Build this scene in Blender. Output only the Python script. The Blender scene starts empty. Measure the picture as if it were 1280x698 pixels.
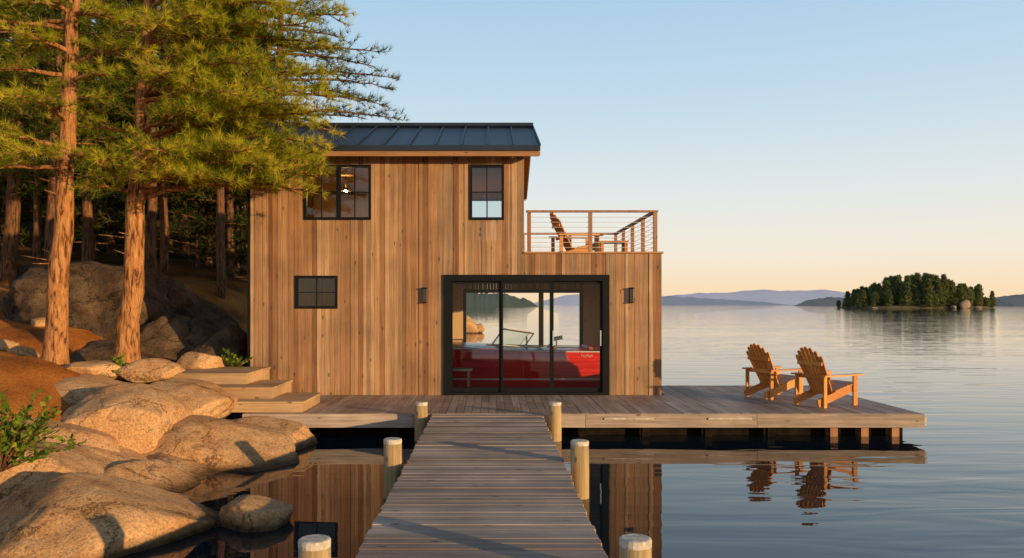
import bpy, bmesh, math, random
import numpy as np
from mathutils import Vector, Matrix, noise
R = math.radians
S = bpy.context.scene
C = S.collection
rng = random.Random(7)
nr = np.random.default_rng(5)
EYE = 2.30
WZ = .155      # lake level
def at(x, y, Y):
    return Vector(((x-615)/1000*Y, Y, EYE-(y-381)/1000*Y))
def clamp(v, a=0, b=1): return max(a, min(b, v))
def sm(v):
    v = clamp(v); return v*v*(3-2*v)

# ------------------------------------------------------------------ materials
def newmat(name):
    m = bpy.data.materials.new(name); m.use_nodes = True
    nt = m.node_tree; b = nt.nodes['Principled BSDF']
    return m, nt, b
def N(nt, t, **kw):
    n = nt.nodes.new(t)
    for k, v in kw.items():
        if k in n.inputs: n.inputs[k].default_value = v
        else: setattr(n, k, v)
    return n
def ramp(nt, stops, fac=None):
    r = nt.nodes.new('ShaderNodeValToRGB'); e = r.color_ramp.elements
    while len(e) > 1: e.remove(e[-1])
    e[0].position = stops[0][0]; e[0].color = (*stops[0][1], 1)
    for p, c in stops[1:]:
        k = e.new(p); k.color = (*c, 1)
    if fac is not None: nt.links.new(fac, r.inputs['Fac'])
    return r
def grey(a): return (a, a, a)
def plain(name, col, rough=.5, metal=0, nscale=6, var=.25, bump=.05, spec=.5):
    m, nt, b = newmat(name); L = nt.links.new
    tc = N(nt, 'ShaderNodeTexCoord'); no = N(nt, 'ShaderNodeTexNoise', Scale=nscale, Detail=5.0)
    L(tc.outputs['Object'], no.inputs['Vector'])
    lo = tuple(c*(1-var) for c in col); hi = tuple(c*(1+var) for c in col)
    r = ramp(nt, [(.3, lo), (.7, hi)], no.outputs['Fac']); L(r.outputs['Color'], b.inputs['Base Color'])
    b.inputs['Roughness'].default_value = rough; b.inputs['Metallic'].default_value = metal
    b.inputs['Specular IOR Level'].default_value = spec
    if bump:
        bp = N(nt, 'ShaderNodeBump', Strength=bump, Distance=.02); L(no.outputs['Fac'], bp.inputs['Height']); L(bp.outputs['Normal'], b.inputs['Normal'])
    return m
def wood(name, stops, axis=2, rough=.65, gmin=.6, gmax=1.2, fine=22, bump=.25, stain=.0, spec=.35):
    m, nt, b = newmat(name); L = nt.links.new
    tc = N(nt, 'ShaderNodeTexCoord'); at_ = N(nt, 'ShaderNodeAttribute', attribute_name='tone')
    mp = N(nt, 'ShaderNodeMapping'); sc = [fine]*3; sc[axis] = 1.1; mp.inputs['Scale'].default_value = sc
    mu = N(nt, 'ShaderNodeMath', operation='MULTIPLY'); mu.inputs[1].default_value = 37.0; L(at_.outputs['Fac'], mu.inputs[0])
    cx = N(nt, 'ShaderNodeCombineXYZ')
    for k in 'XYZ': L(mu.outputs[0], cx.inputs[k])
    ad = N(nt, 'ShaderNodeVectorMath', operation='ADD')
    L(tc.outputs['Object'], mp.inputs['Vector']); L(mp.outputs['Vector'], ad.inputs[0]); L(cx.outputs[0], ad.inputs[1])
    no = N(nt, 'ShaderNodeTexNoise', Scale=1.0, Detail=9.0, Roughness=.68, Distortion=.4); L(ad.outputs[0], no.inputs['Vector'])
    g = ramp(nt, [(.28, grey(gmin)), (.5, grey((gmin+gmax)/2)), (.72, grey(gmax))], no.outputs['Fac'])
    t = ramp(nt, stops, at_.outputs['Fac'])
    mx = N(nt, 'ShaderNodeMixRGB', blend_type='MULTIPLY'); mx.inputs['Fac'].default_value = 1
    L(t.outputs['Color'], mx.inputs[1]); L(g.outputs['Color'], mx.inputs[2])
    n2 = N(nt, 'ShaderNodeTexNoise', Scale=1.3, Detail=4.0); L(tc.outputs['Object'], n2.inputs['Vector'])
    w = ramp(nt, [(.3, grey(1-stain)), (.65, grey(1+stain*.4))], n2.outputs['Fac'])
    m2 = N(nt, 'ShaderNodeMixRGB', blend_type='MULTIPLY'); m2.inputs['Fac'].default_value = 1
    L(mx.outputs[0], m2.inputs[1]); L(w.outputs['Color'], m2.inputs[2])
    mpk = N(nt, 'ShaderNodeMapping'); sk = [7]*3; sk[axis] = 2.6; mpk.inputs['Scale'].default_value = sk
    L(tc.outputs['Object'], mpk.inputs['Vector'])
    vo = N(nt, 'ShaderNodeTexVoronoi', Scale=1.0); L(mpk.outputs['Vector'], vo.inputs['Vector'])
    kr = ramp(nt, [(.07, grey(.18)), (.14, grey(1.0))], vo.outputs['Distance'])
    m3 = N(nt, 'ShaderNodeMixRGB', blend_type='MULTIPLY'); m3.inputs['Fac'].default_value = .8
    L(m2.outputs[0], m3.inputs[1]); L(kr.outputs['Color'], m3.inputs[2])
    L(m3.outputs[0], b.inputs['Base Color'])
    b.inputs['Roughness'].default_value = rough; b.inputs['Specular IOR Level'].default_value = spec
    bp = N(nt, 'ShaderNodeBump', Strength=bump, Distance=.01); L(no.outputs['Fac'], bp.inputs['Height']); L(bp.outputs['Normal'], b.inputs['Normal'])
    return m
siding = wood('siding_wood', [(0, (.18,.075,.033)), (.2, (.32,.155,.07)), (.45, (.42,.22,.105)), (.65, (.31,.19,.11)), (.85, (.48,.265,.13)), (1, (.52,.33,.19))], 2, .7, .5, 1.3, 44, .4, .3)
int_wood = wood('interior_wood', [(0, (.54,.33,.16)), (1, (.68,.44,.23))], 2, .55, .8, 1.12)
deckY = wood('deck_wood_lengthwise', [(0, (.32,.205,.145)), (.5, (.40,.275,.20)), (1, (.47,.34,.26))], 1, .6, .58, 1.22, 30, .3, .25)
deckX = wood('deck_wood_crosswise', [(0, (.32,.23,.175)), (.5, (.42,.315,.245)), (1, (.52,.40,.32))], 0, .66, .5, 1.27, 30, .35, .3)
trimX = wood('trim_wood', [(0, (.34,.165,.075)), (1, (.44,.22,.10))], 0, .55)
railw = wood('rail_wood', [(0, (.32,.14,.065)), (1, (.42,.19,.09))], 2, .5)
chairw = wood('chair_cedar', [(0, (.52,.19,.045)), (.6, (.64,.26,.06)), (1, (.72,.33,.09))], 0, .4, .75, 1.15, 30, .1)
postw = wood('piling_wood', [(0, (.46,.30,.14)), (1, (.54,.37,.18))], 2, .8, .5, 1.25, 30, .5, .3)
capm = plain('piling_cap_wood', (.55,.47,.38), .7, 0, 22, .35, .4)
black = plain('black_frame', (.006,.006,.007), .5, 0, 8, .2, 0, .18)
darkm = plain('dark_timber', (.016,.011,.008), .85, 0, 5, .5, .3, .05)  # near-black matte timber for framing under deck and walkway
steel = plain('steel_cable', (.62,.60,.57), .4, .2, 10, .1, 0)
chrome = plain('chrome', (.75,.75,.75), .12, 1, 10, .05, 0)
alum = plain('brushed_aluminium', (.78,.76,.72), .35, .3, 10, .05, 0)
palew = plain('pale_bumper', (.50,.41,.33), .6, 0, 12, .3, .1)
roofm = plain('roof_metal', (.020,.026,.038), .36, .3, 1.2, .2, .02)
creamp = plain('cream_lettering', (.8,.72,.5), .4, 0, 5, .05, 0)
lampg = plain('smoked_lamp_glass', (.03,.028,.025), .15, 0, 6, .1, 0)
def glow(name, col, k):
    m, nt, b = newmat(name); b.inputs['Base Color'].default_value = (.9,.8,.6,1); b.inputs['Emission Color'].default_value = (*col, 1); b.inputs['Emission Strength'].default_value = k
    return m
bulbm = glow('warm_lamp_glow', (1,.62,.24), 1300)
def redhull():
    m, nt, b = newmat('red_hull_varnish'); L = nt.links.new
    tc = N(nt, 'ShaderNodeTexCoord'); sx = N(nt, 'ShaderNodeSeparateXYZ'); L(tc.outputs['Object'], sx.inputs[0])
    mp = N(nt, 'ShaderNodeMapping'); mp.inputs['Scale'].default_value = (.8, .8, 18); L(tc.outputs['Object'], mp.inputs['Vector'])
    no = N(nt, 'ShaderNodeTexNoise', Scale=1.2, Detail=5.0); L(mp.outputs[0], no.inputs['Vector'])
    r = ramp(nt, [(.3, (.46,.016,.012)), (.7, (.68,.03,.02))], no.outputs['Fac'])
    st = N(nt, 'ShaderNodeMapRange'); st.inputs[1].default_value = 0; st.inputs[2].default_value = 1.6; L(sx.outputs['Z'], st.inputs[0])
    sr = ramp(nt, [(0, grey(0)), (.40, grey(0)), (.405, grey(1)), (.42, grey(1)), (.425, grey(0))], st.outputs[0])
    mx = N(nt, 'ShaderNodeMixRGB'); L(sr.outputs[0], mx.inputs[0]); L(r.outputs[0], mx.inputs[1]); mx.inputs[2].default_value = (.6,.5,.4,1)
    L(mx.outputs[0], b.inputs['Base Color']); b.inputs['Roughness'].default_value = .10; b.inputs['Coat Weight'].default_value = .9
    return m
redp = redhull()
def glassm(name, tint, ior):
    m = bpy.data.materials.new(name); m.use_nodes = True; nt = m.node_tree; nt.nodes.clear(); L = nt.links.new
    o = N(nt, 'ShaderNodeOutputMaterial'); t = N(nt, 'ShaderNodeBsdfTransparent', Color=(*tint, 1)); g = N(nt, 'ShaderNodeBsdfGlossy', Roughness=.0)
    no = N(nt, 'ShaderNodeTexNoise', Scale=1.5); tc = N(nt, 'ShaderNodeTexCoord'); L(tc.outputs['Object'], no.inputs['Vector'])
    bp = N(nt, 'ShaderNodeBump', Strength=.015, Distance=.02); L(no.outputs['Fac'], bp.inputs['Height']); L(bp.outputs['Normal'], g.inputs['Normal'])
    f = N(nt, 'ShaderNodeFresnel', IOR=ior); mx = N(nt, 'ShaderNodeMixShader')
    L(f.outputs[0], mx.inputs[0]); L(t.outputs[0], mx.inputs[1]); L(g.outputs[0], mx.inputs[2]); L(mx.outputs[0], o.inputs['Surface'])
    return m
glass = glassm('door_glass', (.98,.985,.98), 1.42)
winglass = glassm('window_glass', (.96,.975,.97), 1.8)
rglass = glassm('rear_window_glass', (.72,.84,.88), 1.5)
wglass = glassm('windscreen_glass', (.9,.95,.93), 1.15)
def foliage(name, stops, trans=.3):
    m = bpy.data.materials.new(name); m.use_nodes = True; nt = m.node_tree; nt.nodes.clear(); L = nt.links.new
    o = N(nt, 'ShaderNodeOutputMaterial'); a = N(nt, 'ShaderNodeAttribute', attribute_name='tone')
    r = ramp(nt, stops, a.outputs['Fac'])
    d = N(nt, 'ShaderNodeBsdfDiffuse'); t = N(nt, 'ShaderNodeBsdfTranslucent'); mx = N(nt, 'ShaderNodeMixShader'); mx.inputs[0].default_value = trans
    L(r.outputs[0], d.inputs[0]); L(r.outputs[0], t.inputs[0]); L(d.outputs[0], mx.inputs[1]); L(t.outputs[0], mx.inputs[2]); L(mx.outputs[0], o.inputs['Surface'])
    return m
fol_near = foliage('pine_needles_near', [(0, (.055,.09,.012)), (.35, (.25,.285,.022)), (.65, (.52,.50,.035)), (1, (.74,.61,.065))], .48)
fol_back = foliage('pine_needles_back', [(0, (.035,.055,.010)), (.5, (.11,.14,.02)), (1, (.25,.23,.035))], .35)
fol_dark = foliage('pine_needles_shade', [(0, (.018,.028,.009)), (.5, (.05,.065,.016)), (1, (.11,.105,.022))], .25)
fol_far = foliage('island_conifer_green', [(0, (.10,.13,.06)), (.6, (.21,.24,.09)), (1, (.38,.35,.13))], .3)
fol_bush = foliage('bush_leaves', [(0, (.05,.11,.014)), (.6, (.15,.23,.025)), (1, (.32,.32,.04))], .35)
def rockmat(name, dark, mid, light, bumpk=.55):
    m, nt, b = newmat(name); L = nt.links.new
    ge = N(nt, 'ShaderNodeNewGeometry')
    n1 = N(nt, 'ShaderNodeTexNoise', Scale=1.7, Detail=10.0, Roughness=.7); n2 = N(nt, 'ShaderNodeTexNoise', Scale=42.0, Detail=5.0, Roughness=.75); n3 = N(nt, 'ShaderNodeTexNoise', Scale=6.5, Detail=8.0, Roughness=.7, Distortion=.8)
    for n in (n1, n2, n3): L(ge.outputs['Position'], n.inputs['Vector'])
    r1 = ramp(nt, [(.30, dark), (.46, mid), (.70, light)], n1.outputs['Fac'])
    r2 = ramp(nt, [(.35, grey(.45)), (.5, grey(1)), (.66, grey(1.3))], n2.outputs['Fac'])
    r3 = ramp(nt, [(.36, grey(.5)), (.45, grey(1)), (.7, grey(1.1))], n3.outputs['Fac'])
    mx = N(nt, 'ShaderNodeMixRGB', blend_type='MULTIPLY'); mx.inputs[0].default_value = .95; L(r1.outputs[0], mx.inputs[1]); L(r2.outputs[0], mx.inputs[2])
    mb_ = N(nt, 'ShaderNodeMixRGB', blend_type='MULTIPLY'); mb_.inputs[0].default_value = .8; L(mx.outputs[0], mb_.inputs[1]); L(r3.outputs[0], mb_.inputs[2])
    nd = N(nt, 'ShaderNodeTexNoise', Scale=2.2, Detail=6.0, Roughness=.7); L(ge.outputs['Position'], nd.inputs['Vector'])
    va = N(nt, 'ShaderNodeVectorMath', operation='ADD'); L(ge.outputs['Position'], va.inputs[0]); L(nd.outputs['Color'], va.inputs[1])
    vo = N(nt, 'ShaderNodeTexVoronoi', feature='DISTANCE_TO_EDGE', Scale=.7); L(va.outputs[0], vo.inputs['Vector'])
    cr = ramp(nt, [(0, grey(.12)), (.016, grey(1))], vo.outputs['Distance'])
    m2 = N(nt, 'ShaderNodeMixRGB', blend_type='MULTIPLY'); m2.inputs[0].default_value = .75; L(mb_.outputs[0], m2.inputs[1]); L(cr.outputs[0], m2.inputs[2])
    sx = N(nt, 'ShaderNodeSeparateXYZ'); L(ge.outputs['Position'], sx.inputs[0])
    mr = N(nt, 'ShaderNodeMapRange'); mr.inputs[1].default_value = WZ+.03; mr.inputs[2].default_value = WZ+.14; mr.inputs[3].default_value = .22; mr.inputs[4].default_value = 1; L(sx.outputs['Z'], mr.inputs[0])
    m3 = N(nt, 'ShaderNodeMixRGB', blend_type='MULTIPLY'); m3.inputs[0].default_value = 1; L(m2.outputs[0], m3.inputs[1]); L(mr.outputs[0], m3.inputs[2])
    L(m3.outputs[0], b.inputs['Base Color']); b.inputs['Roughness'].default_value = .85; b.inputs['Specular IOR Level'].default_value = .15
    ad = N(nt, 'ShaderNodeMath', operation='MULTIPLY_ADD'); ad.inputs[1].default_value = .35; L(n2.outputs['Fac'], ad.inputs[0]); L(n3.outputs['Fac'], ad.inputs[2])
    a2 = N(nt, 'ShaderNodeMath', operation='MULTIPLY_ADD'); a2.inputs[1].default_value = .5; L(cr.outputs[0], a2.inputs[0]); L(ad.outputs[0], a2.inputs[2])
    bp = N(nt, 'ShaderNodeBump', Strength=bumpk, Distance=.06); L(a2.outputs[0], bp.inputs['Height']); L(bp.outputs['Normal'], b.inputs['Normal'])
    return m
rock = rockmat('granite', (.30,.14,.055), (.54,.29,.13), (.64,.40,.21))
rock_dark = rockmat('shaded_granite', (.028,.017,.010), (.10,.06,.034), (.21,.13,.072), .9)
def barkm(name, c0, c1, c2):
    m, nt, b = newmat(name); L = nt.links.new
    tc = N(nt, 'ShaderNodeTexCoord'); mp = N(nt, 'ShaderNodeMapping'); mp.inputs['Scale'].default_value = (16, 16, 3.0); L(tc.outputs['Object'], mp.inputs['Vector'])
    n1 = N(nt, 'ShaderNodeTexNoise', Scale=1.0, Detail=7.0, Roughness=.65, Distortion=.8); L(mp.outputs[0], n1.inputs['Vector'])
    r = ramp(nt, [(.38, c0), (.5, c1), (.7, c2)], n1.outputs['Fac']); L(r.outputs[0], b.inputs['Base Color'])
    b.inputs['Roughness'].default_value = .9; b.inputs['Specular IOR Level'].default_value = .15
    bp = N(nt, 'ShaderNodeBump', Strength=1, Distance=.06); L(n1.outputs['Fac'], bp.inputs['Height']); L(bp.outputs['Normal'], b.inputs['Normal'])
    return m
bark = barkm('pine_bark_red', (.08,.033,.015), (.42,.18,.065), (.60,.31,.13))
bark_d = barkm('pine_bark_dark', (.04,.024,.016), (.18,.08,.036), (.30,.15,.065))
def groundm():
    m, nt, b = newmat('pine_needle_ground'); L = nt.links.new
    ge = N(nt, 'ShaderNodeNewGeometry')
    n1 = N(nt, 'ShaderNodeTexNoise', Scale=.9, Detail=6.0); n2 = N(nt, 'ShaderNodeTexNoise', Scale=26.0, Detail=6.0, Roughness=.75)
    for n in (n1, n2): L(ge.outputs['Position'], n.inputs['Vector'])
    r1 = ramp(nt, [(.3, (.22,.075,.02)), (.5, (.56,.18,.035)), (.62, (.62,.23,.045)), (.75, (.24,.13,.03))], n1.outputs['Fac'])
    forest_shade = ramp(nt, [(.35, (.025,.02,.010)), (.6, (.08,.045,.018)), (.75, (.2,.08,.022))], n1.outputs['Fac'])  # forest shade painted into the ground colour, blended in farther back
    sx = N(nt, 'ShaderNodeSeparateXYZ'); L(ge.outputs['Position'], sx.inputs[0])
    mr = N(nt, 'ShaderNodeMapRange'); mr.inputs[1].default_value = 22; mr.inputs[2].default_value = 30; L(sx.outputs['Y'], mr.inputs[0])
    m0 = N(nt, 'ShaderNodeMixRGB'); L(mr.outputs[0], m0.inputs[0]); L(r1.outputs[0], m0.inputs[1]); L(forest_shade.outputs[0], m0.inputs[2])
    r2 = ramp(nt, [(.35, grey(.45)), (.65, grey(1.3))], n2.outputs['Fac'])
    mx = N(nt, 'ShaderNodeMixRGB', blend_type='MULTIPLY'); mx.inputs[0].default_value = 1; L(m0.outputs[0], mx.inputs[1]); L(r2.outputs[0], mx.inputs[2])
    L(mx.outputs[0], b.inputs['Base Color']); b.inputs['Roughness'].default_value = .95; b.inputs['Specular IOR Level'].default_value = .1
    bp = N(nt, 'ShaderNodeBump', Strength=.8, Distance=.05); L(n2.outputs['Fac'], bp.inputs['Height']); L(bp.outputs['Normal'], b.inputs['Normal'])
    return m
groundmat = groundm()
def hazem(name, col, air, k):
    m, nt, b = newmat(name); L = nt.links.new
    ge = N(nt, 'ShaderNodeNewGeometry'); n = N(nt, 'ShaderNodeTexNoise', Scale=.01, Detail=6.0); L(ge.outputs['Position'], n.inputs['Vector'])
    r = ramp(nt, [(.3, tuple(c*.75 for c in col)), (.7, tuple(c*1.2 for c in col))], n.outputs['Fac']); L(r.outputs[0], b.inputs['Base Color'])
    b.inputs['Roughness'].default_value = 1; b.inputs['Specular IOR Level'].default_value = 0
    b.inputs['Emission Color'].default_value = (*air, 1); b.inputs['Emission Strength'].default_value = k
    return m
def waterm():
    m, nt, b = newmat('lake_water'); L = nt.links.new
    b.inputs['Base Color'].default_value = (.008,.014,.019,1); b.inputs['Roughness'].default_value = .015; b.inputs['IOR'].default_value = 1.333
    ge = N(nt, 'ShaderNodeNewGeometry'); sx = N(nt, 'ShaderNodeSeparateXYZ'); L(ge.outputs['Position'], sx.inputs[0])
    mp = N(nt, 'ShaderNodeMapping'); mp.inputs['Scale'].default_value = (.38, 1.6, 1); mp.inputs['Rotation'].default_value = (0,0,R(8)); L(ge.outputs['Position'], mp.inputs['Vector'])
    n1 = N(nt, 'ShaderNodeTexNoise', Scale=1.0, Detail=2.5, Roughness=.45, Distortion=.6); L(mp.outputs[0], n1.inputs['Vector'])
    mp2 = N(nt, 'ShaderNodeMapping'); mp2.inputs['Scale'].default_value = (.05, .16, 1); L(ge.outputs['Position'], mp2.inputs['Vector'])
    n2 = N(nt, 'ShaderNodeTexNoise', Scale=1.0, Detail=4.0); L(mp2.outputs[0], n2.inputs['Vector'])
    wind = ramp(nt, [(.35, grey(.4)), (.65, grey(1))], n2.outputs['Fac'])
    mr = N(nt, 'ShaderNodeMapRange'); mr.inputs[1].default_value = .5; mr.inputs[2].default_value = 5.5; mr.inputs[3].default_value = .22; mr.inputs[4].default_value = 1.0; L(sx.outputs['X'], mr.inputs[0])
    mu = N(nt, 'ShaderNodeMath', operation='MULTIPLY'); L(mr.outputs[0], mu.inputs[0]); L(wind.outputs[0], mu.inputs[1])
    mu2 = N(nt, 'ShaderNodeMath', operation='MULTIPLY'); L(mu.outputs[0], mu2.inputs[0]); mu2.inputs[1].default_value = .48
    bp = N(nt, 'ShaderNodeBump', Distance=.06); L(mu2.outputs[0], bp.inputs['Strength']); L(n1.outputs['Fac'], bp.inputs['Height']); L(bp.outputs['Normal'], b.inputs['Normal'])
    return m
water_mat = waterm()

# ------------------------------------------------------------------ builders
class MB:
    def __init__(s): s.v=[]; s.f=[]; s.t=[]
    def add(s, vs, fs, tone=None):
        if tone is None: tone = rng.random()
        n=len(s.v); s.v += [tuple(v) for v in vs]; s.f += [tuple(i+n for i in f) for f in fs]; s.t += [tone]*len(fs); return s
    def box(s, x0,x1,y0,y1,z0,z1, tone=None):
        return s.add([(x0,y0,z0),(x1,y0,z0),(x1,y1,z0),(x0,y1,z0),(x0,y0,z1),(x1,y0,z1),(x1,y1,z1),(x0,y1,z1)],
            [(0,3,2,1),(4,5,6,7),(0,1,5,4),(1,2,6,5),(2,3,7,6),(3,0,4,7)], tone)
    def beam(s, p0, p1, wd, w, t, tone=None, w1=None):
        p0=Vector(p0); p1=Vector(p1); d=(p1-p0).normalized(); wd=Vector(wd); wd=(wd-d*wd.dot(d)).normalized(); td=d.cross(wd)
        w1 = w if w1 is None else w1
        vs=[]
        for p,ww in ((p0,w),(p1,w1)):
            vs += [p-wd*ww/2-td*t/2, p+wd*ww/2-td*t/2, p+wd*ww/2+td*t/2, p-wd*ww/2+td*t/2]
        return s.add(vs,[(0,3,2,1),(4,5,6,7),(0,1,5,4),(1,2,6,5),(2,3,7,6),(3,0,4,7)],tone)
    def tube(s, path, rad, n=8, tone=None, cap=True):
        path=[Vector(p) for p in path]; vs=[]; fs=[]
        for i,p in enumerate(path):
            d=(path[min(i+1,len(path)-1)]-path[max(i-1,0)]).normalized()
            a=d.cross(Vector((.31,.17,.93))); 
            if a.length<1e-3 or abs(d.z)>.9: a=d.cross(Vector((1,0,0)))
            a.normalize(); b=d.cross(a)
            r=rad[i] if hasattr(rad,'__len__') else rad
            for k in range(n):
                t=2*math.pi*k/n; vs.append(p+a*math.cos(t)*r+b*math.sin(t)*r)
        for i in range(len(path)-1):
            for k in range(n):
                k2=(k+1)%n; fs.append((i*n+k,i*n+k2,(i+1)*n+k2,(i+1)*n+k))
        if cap: fs.append(tuple(range(n))[::-1]); fs.append(tuple(range((len(path)-1)*n,len(path)*n)))
        return s.add(vs,fs,tone)
    def build(s, name, mat, parent=None, origin=None, smooth=False, bevel=0):
        off=Vector((0,0,0)); p=parent
        while p: off += p.location; p=p.parent
        if origin is not None: off=Vector(origin)
        me=bpy.data.meshes.new(name); me.from_pydata([(v[0]-off.x,v[1]-off.y,v[2]-off.z) for v in s.v],[],s.f)
        a=me.attributes.new('tone','FLOAT','FACE'); a.data.foreach_set('value',s.t)
        me.materials.append(mat)
        bm=bmesh.new(); bm.from_mesh(me); bmesh.ops.recalc_face_normals(bm,faces=bm.faces); bm.to_mesh(me); bm.free()
        if smooth: me.polygons.foreach_set('use_smooth',[True]*len(me.polygons))
        o=bpy.data.objects.new(name,me); C.objects.link(o)
        if parent: o.parent=parent
        elif origin is not None: o.location=off
        if bevel:
            bv=o.modifiers.new('bevel','BEVEL'); bv.width=bevel; bv.segments=1; bv.limit_method='ANGLE'
        return o
def tag(o,label=None,cat=None,group=None,kind=None):
    if label: o['label']=label
    if cat: o['category']=cat
    if group: o['group']=group
    if kind: o['kind']=kind
    return o
def thing(name,label,cat,loc=(0,0,0),group=None):
    o=bpy.data.objects.new(name,None); o.empty_display_size=.2; C.objects.link(o); o.location=loc
    return tag(o,label,cat,group)
def copy_tree(o,parent=None):
    c=o.copy(); C.objects.link(c)
    if parent: c.parent=parent
    for ch in list(o.children): copy_tree(ch,c)
    return c
def needle_mesh(name, P, D, T, k, Ln, W, spread=.75, mat=None, parent=None, off=(0,0,0)):
    P=np.asarray(P,float)-np.asarray(off,float); D=np.asarray(D,float); T=np.asarray(T,float)
    n=len(P); P=np.repeat(P,k,0); D=np.repeat(D,k,0); T=np.repeat(T,k)
    D=D/np.linalg.norm(D,axis=1,keepdims=True)+nr.normal(0,spread,(n*k,3)); D/=np.linalg.norm(D,axis=1,keepdims=True)
    w=np.cross(D,nr.normal(0,1,(n*k,3))); w/=np.linalg.norm(w,axis=1,keepdims=True)+1e-9
    L=Ln*nr.uniform(.6,1.25,(n*k,1)); w*=W/2
    V=np.empty((n*k,3,3)); V[:,0]=P-w; V[:,1]=P+w; V[:,2]=P+D*L; V=V.reshape(-1,3)
    m=n*k; me=bpy.data.meshes.new(name); me.vertices.add(m*3); me.vertices.foreach_set('co',V.ravel())
    me.loops.add(m*3); me.loops.foreach_set('vertex_index',np.arange(m*3,dtype=np.int32))
    me.polygons.add(m); me.polygons.foreach_set('loop_start',np.arange(0,m*3,3,dtype=np.int32)); me.polygons.foreach_set('loop_total',np.full(m,3,dtype=np.int32))
    a=me.attributes.new('tone','FLOAT','FACE'); a.data.foreach_set('value',np.clip(T+nr.normal(0,.12,m),0,1).astype(np.float32))
    me.update(); me.validate()
    me.materials.append(mat); o=bpy.data.objects.new(name,me); C.objects.link(o)
    if parent: o.parent=parent
    return o

# ------------------------------------------------------------------ world, sun, camera
AZ=R(129); EL=R(6.8)     # clockwise from +Y
tosun=Vector((math.sin(AZ)*math.cos(EL),math.cos(AZ)*math.cos(EL),math.sin(EL)))
w=bpy.data.worlds.new('World'); S.world=w; w.use_nodes=True; nt=w.node_tree; L=nt.links.new
bg=nt.nodes['Background']; sky=N(nt,'ShaderNodeTexSky'); sky.sky_type='NISHITA'; sky.sun_disc=False; sky.sun_elevation=EL; sky.sun_rotation=AZ
sky.air_density=1.0; sky.dust_density=1.2
tc=N(nt,'ShaderNodeTexCoord'); sx=N(nt,'ShaderNodeSeparateXYZ'); L(tc.outputs['Generated'],sx.inputs[0])
hz=ramp(nt,[(0,(11.3,8.0,4.9)),(.02,(11.1,8.6,5.8)),(.06,(10.4,9.4,7.9)),(.13,(8.8,9.3,9.2)),(.23,(6.5,8.3,9.5)),(.37,(4.5,7.0,9.3)),(.5,(1.6,3.0,4.8)),(1,(.4,.9,1.9))],sx.outputs['Z'])
mx=N(nt,'ShaderNodeMixRGB'); mx.inputs[0].default_value=.88; L(sky.outputs[0],mx.inputs[1]); L(hz.outputs[0],mx.inputs[2])
L(mx.outputs[0],bg.inputs['Color']); bg.inputs['Strength'].default_value=.096
ld=bpy.data.lights.new('sun','SUN'); ld.energy=5.0; ld.angle=R(.6); ld.color=(1,.68,.32)
lo=bpy.data.objects.new('sun',ld); C.objects.link(lo); lo.rotation_euler=(-tosun).to_track_quat('-Z','Y').to_euler(); lo.location=tosun*50
cd=bpy.data.cameras.new('camera'); cam=bpy.data.objects.new('camera',cd); C.objects.link(cam); S.camera=cam
cam.location=(0,0,EYE); cam.rotation_euler=(R(90),0,0); cd.sensor_width=36; cd.lens=28.125; cd.shift_x=25/1280; cd.shift_y=32/1280; cd.clip_end=60000; cd.clip_start=.05
S.view_settings.view_transform='Standard'; S.view_settings.look='None'; S.view_settings.exposure=0

# ------------------------------------------------------------------ water, terrain, hills
wm=MB(); wm.add([(-30000,-3000,WZ),(30000,-3000,WZ),(30000,40000,WZ),(-30000,40000,WZ)],[(0,1,2,3)])
tag(wm.build('water',water_mat),kind='structure')
def shoreX(Y):
    if Y<12.5: return -3.3-.25*math.sin(Y*1.1)
    if Y<15: return -3.3-1.8*sm((Y-12.5)/2.5)
    if Y<30: return -5.1
    return -5.1-(Y-30)*.28
def ground_h(X,Y):
    d=shoreX(Y)-X
    h=-.55+1.9*sm(d/4.0)+.1*max(0,d-3.5)*(1 if d<20 else 20/d)
    if d>0: h+=.16*max(0,min(Y,70)-16)*sm(d/3)
    if d<0: h=-.55+.6*max(d,-3)
    if d>.5: h+=.22*noise.noise(Vector((X*.5,Y*.5,3)))+.07*noise.noise(Vector((X*1.7,Y*1.7,8)))
    return h
xs=[-2.6-(i/95)**1.9*75 for i in range(96)]; ys=[-6+i*.35 for i in range(90)]+[25.5+(i/50)**1.6*105 for i in range(1,51)]
gm=MB(); vs=[(x,y,ground_h(x,y)) for y in ys for x in xs]; nx=len(xs)
fs=[(j*nx+i,j*nx+i+1,(j+1)*nx+i+1,(j+1)*nx+i) for j in range(len(ys)-1) for i in range(nx-1)]
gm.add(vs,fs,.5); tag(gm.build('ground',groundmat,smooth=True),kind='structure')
def ridge(name,Y,x0,x1,prof,mat,depth,seed,rough=.12,n=90):
    m=MB(); vs=[]; rows=7
    for i in range(n+1):
        t=i/n; pxx=x0+(x1-x0)*t; X=(pxx-615)/1000*Y
        for (a,ha),(b,hb) in zip(prof,prof[1:]):
            if a<=t<=b: u=(t-a)/(b-a); h=ha+(hb-ha)*sm(u); break
        h=h/1000*Y*(1+rough*noise.noise(Vector((t*14,seed,0)))+rough*.6*noise.noise(Vector((t*45,seed,2))))
        for j in range(rows):
            s=j/(rows-1); k=math.sin(math.pi*s)
            vs.append((X,Y-depth/2+depth*s,h*k*(1+.1*noise.noise(Vector((t*30,s*5,seed))))-.4))
    fs=[(i*rows+j,(i+1)*rows+j,(i+1)*rows+j+1,i*rows+j+1) for i in range(n) for j in range(rows-1)]
    m.add(vs,fs,.5); return tag(m.build(name,mat,smooth=True),kind='structure')
hz1=hazem('far_hill_haze',(.10,.11,.14),(.36,.36,.43),.78); hz2=hazem('mid_hill_haze',(.06,.07,.085),(.21,.24,.29),.75); hz3=hazem('near_shore_haze',(.03,.04,.035),(.12,.13,.15),.75)
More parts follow.
